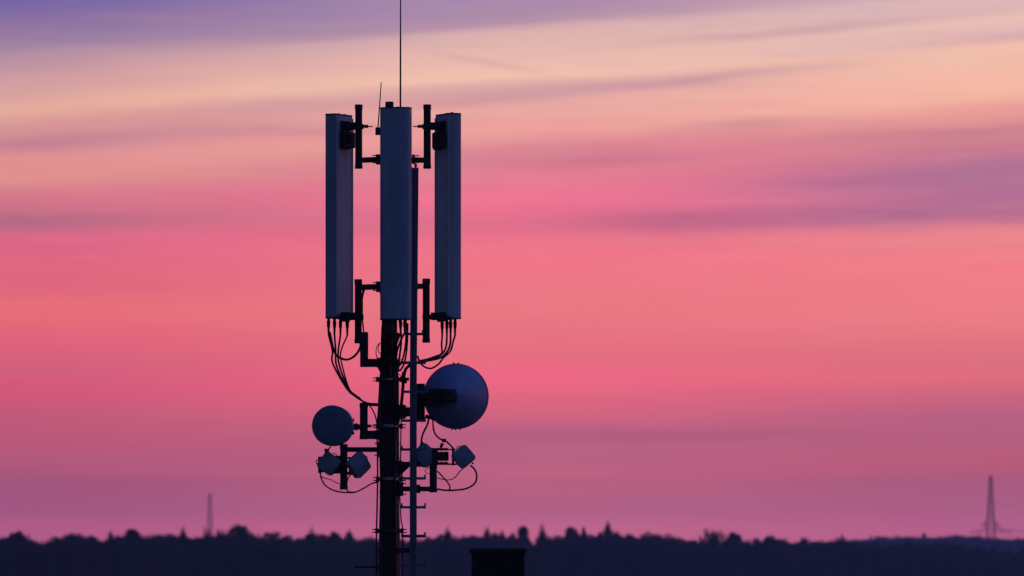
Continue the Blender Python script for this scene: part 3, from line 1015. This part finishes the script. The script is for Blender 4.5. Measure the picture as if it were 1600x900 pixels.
def connectors(root, T, A, bot, xs, L=.09):
    out_ = []
    for x, y in xs:
        c = MB().cyl(T(x, y, bot + .002), T(x, y, bot - L * .55), .016, n=10)
        c.cyl(T(x, y, bot - L * .3), T(x, y, bot - L), .021, .017, n=10)
        c.cyl(T(x, y, bot - L), T(x, y, bot - L * 1.9), .014, .01, n=10)
        c.build('connector', M_DARKBOX, root)
        out_.append(T(x, y, bot - L * 1.8))
    return out_


# left panel: front turned away to the left, so its back shows
sl = sector(528.4, 179, 498, .30, R(-122), 'left tall panel antenna seen from its paler back, mount near its top')
tilt_mount(sl[0], sl[1], sl[4], sl[2], sl[3], 560.5, .20, 1)
ends = connectors(sl[0], sl[1], sl[4], sl[3], [(.13, -.04), (.05, -.015), (-.03, .01), (-.12, .04)], .1)
tgts = [(541, 606), (542.5, 607.5), (544, 606), (546, 608)]
mids = [(520, 568), (526, 572), (530, 570), (533.5, 566)]
outs = []
for i, e in enumerate(sorted(ends, key=lambda v: v.x)):
    yo = .2
    pts = [e, P([519.5, 524.5, 528.6, 533][i], [548, 548, 549, 548][i], MY + .28), P(*mids[i], MY + .2), P(*tgts[i], MY + .1),
           P([556, 558, 560, 562][i], [620, 620.5, 621, 622][i], MY + .04), P(573, [629.5, 630.2, 631, 632][i], MY - .03), P(592, [631.5, 632.3, 633, 634][i], MY - .1)]
    MB().tube(pts, m([1.5, 1.5, 1.5, 1.2][i]), 8, 7).build('cable', M_CABLE, sl[0])
MB().tube([min(ends, key=lambda v: v.x) + Vector((.012, 0, .03)), P(518.5, 535, MY + .25), P(521.5, 547, MY + .22), P(528, 557, MY + .2), P(541, 562, MY + .18), P(553, 557, MY + .16), P(562, 545, MY + .14), P(564, 532, MY + .14)], m(1.9), 8, 8).build('cable', M_CABLE, sl[0])
MB().tube([P(550, 196, MY + .15), P(553.5, 206, MY + .15), P(553, 222, MY + .15), P(549, 231, MY + .16), P(544, 231, MY + .17)], m(.7), 6, 6).build('cable', M_CABLE, sl[0])

# centre panel facing the camera
scn = sector(618.3, 168, 500, -.42, R(-9), 'centre tall panel antenna facing the camera in front of the mast', w=.332)
cb_ = MB()
for zz in (P(0, 210).z, P(0, 455).z):
    cb_.box((P(612, 0).x, MY - .24, zz), (.1, .3, .08))
cb_.build('tilt_mount', M_STEEL, scn[0])
ends = connectors(scn[0], scn[1], scn[4], scn[3], [(-.11, 0), (-.06, .02), (-.01, 0), (.05, .02), (.1, 0)], .08)
for i, e in enumerate(sorted(ends, key=lambda v: v.x)):
    x_ = [598, 603, 607, 614, 619][i]
    MB().tube([e, P([600, 604, 609, 622, 627][i], 530, MY - .36), P(x_, 556, MY - .2), P(x_ + 2, 585, MY - .15), P(x_, 640, MY - .15)], m(1.7), 8, 6).build('cable', M_CABLE, scn[0])
MB().tube([P(566, 466, MY + .1), P(569.5, 453, MY), P(577, 449, MY - .02), P(592, 453, MY - .05), P(596, 470, MY - .05), P(596, 500, MY - .08)], m(1.3), 8, 7).build('cable', M_CABLE, scn[0])
MB().tube([P(567, 452.5, MY + .08), P(566, 470, MY + .1), P(566.5, 500, MY + .1), P(569, 523, MY + .06)], m(1.2), 8, 7).build('cable', M_CABLE, scn[0])

# right panel: front turned away to the right
sr = sector(701.6, 178, 499, .30, R(120), 'right tall panel antenna with a dark back, mount near its top, facing away right')
tilt_mount(sr[0], sr[1], sr[4], sr[2], sr[3], 667.5, .20, -1)
ends = connectors(sr[0], sr[1], sr[4], sr[3], [(.1, .03), (.03, .01), (-.035, 0), (-.1, -.02)], .1)
rt = [[(690, 538), (690, 552), (680, 557), (667, 561.5)], [(697.5, 538), (694, 549), (684, 557.5), (667, 562.5)], [(703.5, 537), (699, 549), (688, 559), (667, 564)],
      [(708.5, 532), (704, 548), (694, 558), (690.5, 562)]]
for i, e in enumerate(sorted(ends, key=lambda v: v.x)):
    q = [e] + [P(a, b, MY + .2 - .06 * k) for k, (a, b) in enumerate(rt[i])]
    if i == 3: q += [P(685, 569, MY), P(674, 575.5, MY), P(663, 573, MY - .02), P(655.5, 565, MY - .04), P(652.5, 556, MY - .06)]
    else: q += [P(652, 566, MY - .05), P(640, 572, MY - .08)]
    MB().tube(q, m([1.5, 1.6, 1.7, 1.5][i]), 8, 7).build('cable', M_CABLE, sr[0])
MB().box(P(661.5, 563.8, MY + .02), (m(11), .05, m(5)), Matrix.Rotation(R(-10), 3, 'Y')).build('cable_clip', M_GALV, sr[0])

# ------------------------------------------------------------------ rods
rod = empty('lightning_rod', P(625.5, 168, MY - .02), 'very tall thin lightning rod rising out of the frame above the centre panel', 'lightning rod')
r_ = MB().cyl(P(625.5, 262, MY - .06), P(625.8, 60, MY - .06), m(1.55), m(1.3), 10)
r_.cyl(P(625.8, 60, MY - .06), P(625.9, -110, MY - .06), m(1.15), m(.6), 10)
r_.build('rod', M_STEEL, rod)
rc_ = MB()
for yy in (200, 245): rc_.box((P(617, 0).x, MY - .05, zy(yy)), (m(22), .06, .05))
rc_.build('rod_clamp', M_STEEL, rod)

wa = empty('whip_antenna', P(590.5, 205, MY - .05), 'short slanting whip antenna on a small black box left of the centre panel', 'antenna')
MB().cyl(P(590.6, 200, MY - .05), P(595.7, 128.5, MY - .05), m(1.0), m(.75), 8).build('whip', M_STEEL, wa)
MB().box(P(590.8, 205, MY - .05), (m(8.6), .05, m(12)), bev=.004).build('base_box', M_DARKBOX, wa)
MB().bar(P(594, 205, MY - .05), P(606, 205, MY), .025).build('side_arm', M_STEEL, wa, smooth=0)


# ------------------------------------------------------------------ dishes
def look(n):
    """matrix whose +Z is n"""
    return Vector(n).normalized().to_track_quat('Z', 'Y').to_matrix().to_4x4()


# small drum dish, its flat cover towards the camera
c = P(519.9, 665.3, MY - .22)
dl = empty('dish_antenna', c, 'small dark round dish with a flat cover, left of the mast', 'dish antenna', 'round microwave dishes')
n = Vector((-.16, -1, .02)).normalized()
Md = Matrix.Translation(c) @ look(n)
rr = m(31.3)
MB().lathe([(rr * .55, -.12), (rr * .98, -.10), (rr, -.09), (rr, .035), (rr * .985, .04)], Md, 56).build('shroud', M_DISH, dl)
MB().lathe([(rr * .985, .036), (rr * 1.012, .038), (rr * 1.012, .05), (rr * .97, .054), (rr * .6, .062), (rr * .02, .066)], Md, 56).build('dish_cover', M_DISHF, dl)
mt = MB()
mt.cyl(P(540, 667, MY - .07), P(564, 667, MY - .04), .03, n=12)
mt.box(P(556.5, 667, MY - .05), (m(5), .07, m(11)))
mt.cyl(P(551, 656, MY - .12), P(551, 678, MY - .12), .012, n=8)
for yy in (656.5, 677): mt.cyl(P(549, yy, MY - .12), P(553.5, yy, MY - .12), m(2.2), n=8)
mt.box(P(549.5, 667, MY - .11), (m(3), .06, m(20)))
mt.cyl(P(574, 665.6, MY - .03), P(580, 665.6, MY - .03), m(2.4), n=8)
mt.cyl(P(580, 665.6, MY - .03), P(588, 665.6, MY - .03), m(.8), n=8)
mt.build('pole_mount', M_STEEL, dl)
cab(dl, [(574, 630, -.03), (580, 637, -.03), (586, 649, -.03), (589.5, 664, -.03)], 1.1)
cab(dl, [(521, 692, -.1), (516, 698, -.1), (512, 706, -.1)], 1.1)

# large dish seen from behind: convex shell, hub and mount arm on its back
c = P(712.3, 619.3, MY + .12)
dr = empty('dish_antenna', c, 'large round blue grey dish seen from behind, right of the mast', 'dish antenna', 'round microwave dishes')
n = Vector((-.10, -1, -.02)).normalized()            # the back's normal, towards the camera
Md = Matrix.Translation(c) @ look(n)
rr = m(50.4)
pf = []
for i in range(15):
    t = i / 14
    pf.append((rr * (1 - t) if i < 14 else .004, .0 + .24 * (1 - (1 - t) ** 2)))
MB().lathe([(rr * .995, -.03), (rr * 1.01, -.03), (rr * 1.01, .004)] + pf, Md, 72).build('reflector', M_DISH, dr)
rim = MB()
N = 72
rim.lathe([(rr * .985, -.034), (rr * 1.018, -.034), (rr * 1.02, -.02), (rr * 1.018, -.006), (rr * 1.0, .0)], Md, N)
rim.build('rim', M_STEEL, dr)
for a in (86, 94, 263, 269, 277):
    p = Md @ Vector((rr * 1.03 * math.cos(R(a)), rr * 1.03 * math.sin(R(a)), -.02))
    MB().box(p, (.02, .03, .014)).build('rim_clip', M_STEEL, dr)
hub = MB()
hub.lathe([(.045, .2), (.045, .26), (.035, .27)], Md, 32)
hub.build('hub', M_STEEL, dr)
hm = MB()
zz = P(0, 619, MY).z
hm.box(P(697, 618, MY - 0.180), (m(32), .10, m(20)), Matrix.Rotation(R(4), 3, 'Y'), .01)
hm.box(P(690, 611, MY - 0.200), (m(40), .07, m(7)), Matrix.Rotation(R(3), 3, 'Y'), .008)
hm.box(P(682, 620, MY - 0.180), (m(22), .08, m(13)), None, .01)
hm.box(P(708, 618, MY - 0.190), (m(9), .12, m(17)), Matrix.Rotation(R(-20), 3, 'Y'), .01)
hm.cyl(P(657, 620, MY - .06), P(690, 619, MY - 0.160), .05, n=14)
hm.cyl(P(660, 632, MY - .08), P(684, 629, MY - 0.180), .018, n=10)
hm.build('pole_mount', M_STEEL, dr)
MB().box(P(686, 612.3, MY - 0.270), (m(26), .02, m(4)), None, .004).build('radio_box', M_DARKBOX, dr)
MB().box(P(699, 621, MY - 0.250), (m(16), .05, m(11)), None, .008).build('radio_box', M_DARKBOX, dr)
st = MB().cyl(P(657.5, 603, MY - .02), P(657.5, 652, MY - .02), m(6.4), n=18)
st.build('pipe_sleeve', M_STEEL, dr)
cx_ = MB().box(P(670, 651.5, MY - .05), (m(11), .06, m(6)), Matrix.Rotation(R(8), 3, 'Y'), .004)
cx_.box(P(676, 653, MY - .05), (m(5), .05, m(7)), None, .004)
cx_.build('connector', M_DARKBOX, dr)
cab(dr, [(670, 653, -.05), (668, 663, -.05), (662, 675, -.05), (659, 685, -.05), (658.5, 698, -.05)], 1.5)
cab(dr, [(676.5, 655, -.05), (677, 668, -.05), (680, 678, -.05), (688, 686, -.05), (697, 689.5, -.05), (705, 697, -.05), (711, 704, -.04)], 1.3)
MB().box(P(694, 688.3, MY - .06), (m(6.5), .05, m(5.5)), None, .004).build('cable_clip', M_DARKBOX, dr)
MB().box(P(690, 696, MY - .04), (m(4.5), .05, m(8)), Matrix.Rotation(R(25), 3, 'Y'), .004).build('cable_clip', M_DARKBOX, dr)


# ------------------------------------------------------------------ diamond-mounted radio units
def radio(cxp, cyp, wx, wz, yaw, label, side, roll=0, yo=-.12, sq=.30):
    c = P(cxp, cyp, MY + yo)
    root = empty('radio_unit', c, label, 'radio unit', 'diamond shaped radio units on the lower brackets')
    A = Matrix.Rotation(yaw, 3, 'Z') @ Matrix.Rotation(R(45 + roll), 3, 'Y')
    # rounded square, domed front
    bm = bmesh.new()
    bmesh.ops.create_cube(bm, size=1)
    s = sq
    for v in bm.verts: v.co = Vector((v.co.x * s, v.co.y * .07, v.co.z * s))
    ed = [e for e in bm.edges if abs(e.verts[0].co.y - e.verts[1].co.y) > .01]
    bmesh.ops.bevel(bm, geom=ed, offset=.038, segments=4, profile=0.5, affect='EDGES')
    ed = [e for e in bm.edges if all(v.co.y < -.03 for v in e.verts)]
    bmesh.ops.bevel(bm, geom=ed, offset=.007, segments=2, profile=0.5, affect='EDGES')
    MB().bmadd(bm, Matrix.Translation(c) @ A.to_4x4()).build('housing', M_RADIO, root)
    fin = MB()
    for i in range(-4, 5):
        fin.box(c + A @ Vector((i * s * .06, .055, 0)), (.006, .04, s * .5), A, 0)
    fin.build('cooling_fin', M_DARKBOX, root)
    fin2 = MB().box(c + A @ Vector((0, .045, 0)), (s * .74, .03, s * .74), A, .008)
    fin2.build('back_cover', M_DARKBOX, root)
    return root, c, A


r1 = radio(514, 724.5, 0, 0, R(-14), 'outer left radio unit, blue grey diamond below the small dish', -1, roll=-8, sq=.206)
r2 = radio(560.5, 726.5, 0, 0, R(38), 'inner left radio unit, narrow turned diamond between bracket tube and mast', 1, roll=6, sq=.228)
r3 = radio(663.5, 711.5, 0, 0, R(20), 'inner right radio unit, blue grey diamond partly behind the ladder rail', -1, roll=-4, sq=.212, yo=-.02)
r4 = radio(724.2, 713.5, 0, 0, R(12), 'outer right radio unit, blue grey diamond under the large dish', 1, roll=4, sq=.204)


def rmount(root, items, name='unit_bracket', mt_=M_STEEL):
    mb = MB()
    for (x0, y0, x1, y1, yo, dep) in items:
        mb.box(P((x0 + x1) / 2, (y0 + y1) / 2, MY + yo), (m(abs(x1 - x0)), dep, m(abs(y1 - y0))), None, .003)
    return mb.build(name, mt_, root)


rmount(r1[0], [(497, 713.5, 532, 717.5, -.03, .03), (497, 734, 532, 738, -.03, .03), (497, 713.5, 503, 739, -.03, .03), (522, 712, 532, 740, -.02, .06)])
rmount(r1[0], [(507, 701, 514, 707, -.12, .04)], 'connector', M_DARKBOX)
rmount(r2[0], [(542, 714, 556, 717, -.03, .03), (542, 721.5, 552, 724, -.03, .03), (542, 728, 553, 731, -.03, .03), (542, 737, 556, 742, -.03, .03), (545, 714, 547.5, 742, -.04, .02), (552, 714, 556, 742, -.04, .02),
               (552, 738, 566, 742.5, -.03, .03)])
rmount(r3[0], [(671, 700, 700, 704, .0, .05), (671, 722, 700, 726.5, .0, .05), (683, 706, 701, 720, .01, .08), (675, 700, 684, 727, .0, .06)])
rmount(r3[0], [(656.5, 691, 662, 698, -.04, .04)], 'connector', M_DARKBOX)
rmount(r4[0], [(699, 701.5, 712, 703.5, .0, .03), (699, 724, 717, 726.5, .0, .03), (706, 700, 710, 727, .0, .03), (697, 708, 700, 719, .0, .06)])
for (a, b) in ((684, 706), (690, 706), (697, 706), (684, 721.5), (690, 721.5), (697, 721.5)):
    MB().cyl(P(a, b, MY - .06), P(a, b, MY - .01), m(1.2), n=8).build('bolt', M_BAND, r4[0])

# cable loops of the radio units
cab(r1[0], [(497, 718, -.08), (494, 721, -.08), (495.5, 724.5, -.08), (498, 725, -.06)], .8)
cab(r1[0], [(520, 708, -.08), (525, 710, -.08), (527, 715, -.06)], .7)
cab(r1[0], [(500.5, 738, -.06), (501.5, 746, -.06), (508, 758, -.06), (522, 766.5, -.06), (540, 769.5, -.06), (555, 769, -.06), (570, 762, -.08), (580, 756, -.08), (592, 752.5, -.09)], 1.15)
cab(r1[0], [(501, 744, -.06), (507, 747, -.06), (518, 750, -.06), (527, 755, -.04), (531, 756, -.04)], .7)
cab(r2[0], [(551, 739, -.08), (545, 745, -.08), (542.5, 752, -.08), (541, 763, -.09), (545, 768.5, -.08), (553, 769, -.08)], 1.0)
cab(r2[0], [(569, 711, -.08), (573, 714, -.08), (574.5, 721, -.08)], .8)
cab(r3[0], [(675, 728, -.05), (669, 731, -.06), (664, 736, -.06), (668, 739.5, -.05), (672, 741, -.04)], .6)
cab(r4[0], [(713, 703, -.1), (715, 698, -.1), (719, 698, -.1)], .7)
cab(r4[0], [(735, 727, -.08), (742, 734, -.08), (745, 745, -.08), (741, 756, -.08), (728, 763.5, -.08), (710, 766, -.08), (695, 766, -.06), (683, 764, -.04)], 1.4)
cab(r4[0], [(683, 736, -.05), (690, 743, -.05), (698, 752, -.05), (703, 760, -.05), (702, 765.5, -.05)], 1.1)
cab(r4[0], [(725, 731, -.08), (719, 736, -.08), (712, 745, -.08), (704, 749.5, -.07), (694, 749.5, -.06), (683, 746.5, -.05)], .8)
MB().box(P(738.5, 724, MY - .1), (m(3), .03, m(3))).build('connector', M_DARKBOX, r4[0])

# ------------------------------------------------------------------ evening haze
hz = MB()
x0, x1, y0, y1, z0, z1 = -2600, 2600, -300, HAZE_FAR, -1.0, HAZE_TOP
hz.add([(x0, y0, z0), (x1, y0, z0), (x1, y1, z0), (x0, y1, z0), (x0, y0, z1), (x1, y0, z1), (x1, y1, z1), (x0, y1, z1)],
       [(3, 2, 1, 0), (4, 5, 6, 7), (0, 1, 5, 4), (1, 2, 6, 5), (2, 3, 7, 6), (3, 0, 4, 7)])
mh = bpy.data.materials.new('haze')
mh.use_nodes = True
mh.node_tree.nodes.clear()
pv = mh.node_tree.nodes.new('ShaderNodeVolumePrincipled')
pv.inputs['Color'].default_value = (0.72, 0.78, 1.0, 1)
pv.inputs['Density'].default_value = HAZE_D
mo = mh.node_tree.nodes.new('ShaderNodeOutputMaterial')
mh.node_tree.links.new(pv.outputs[0], mo.inputs['Volume'])
tag(hz.build('haze', mh, smooth=0), kind='stuff')
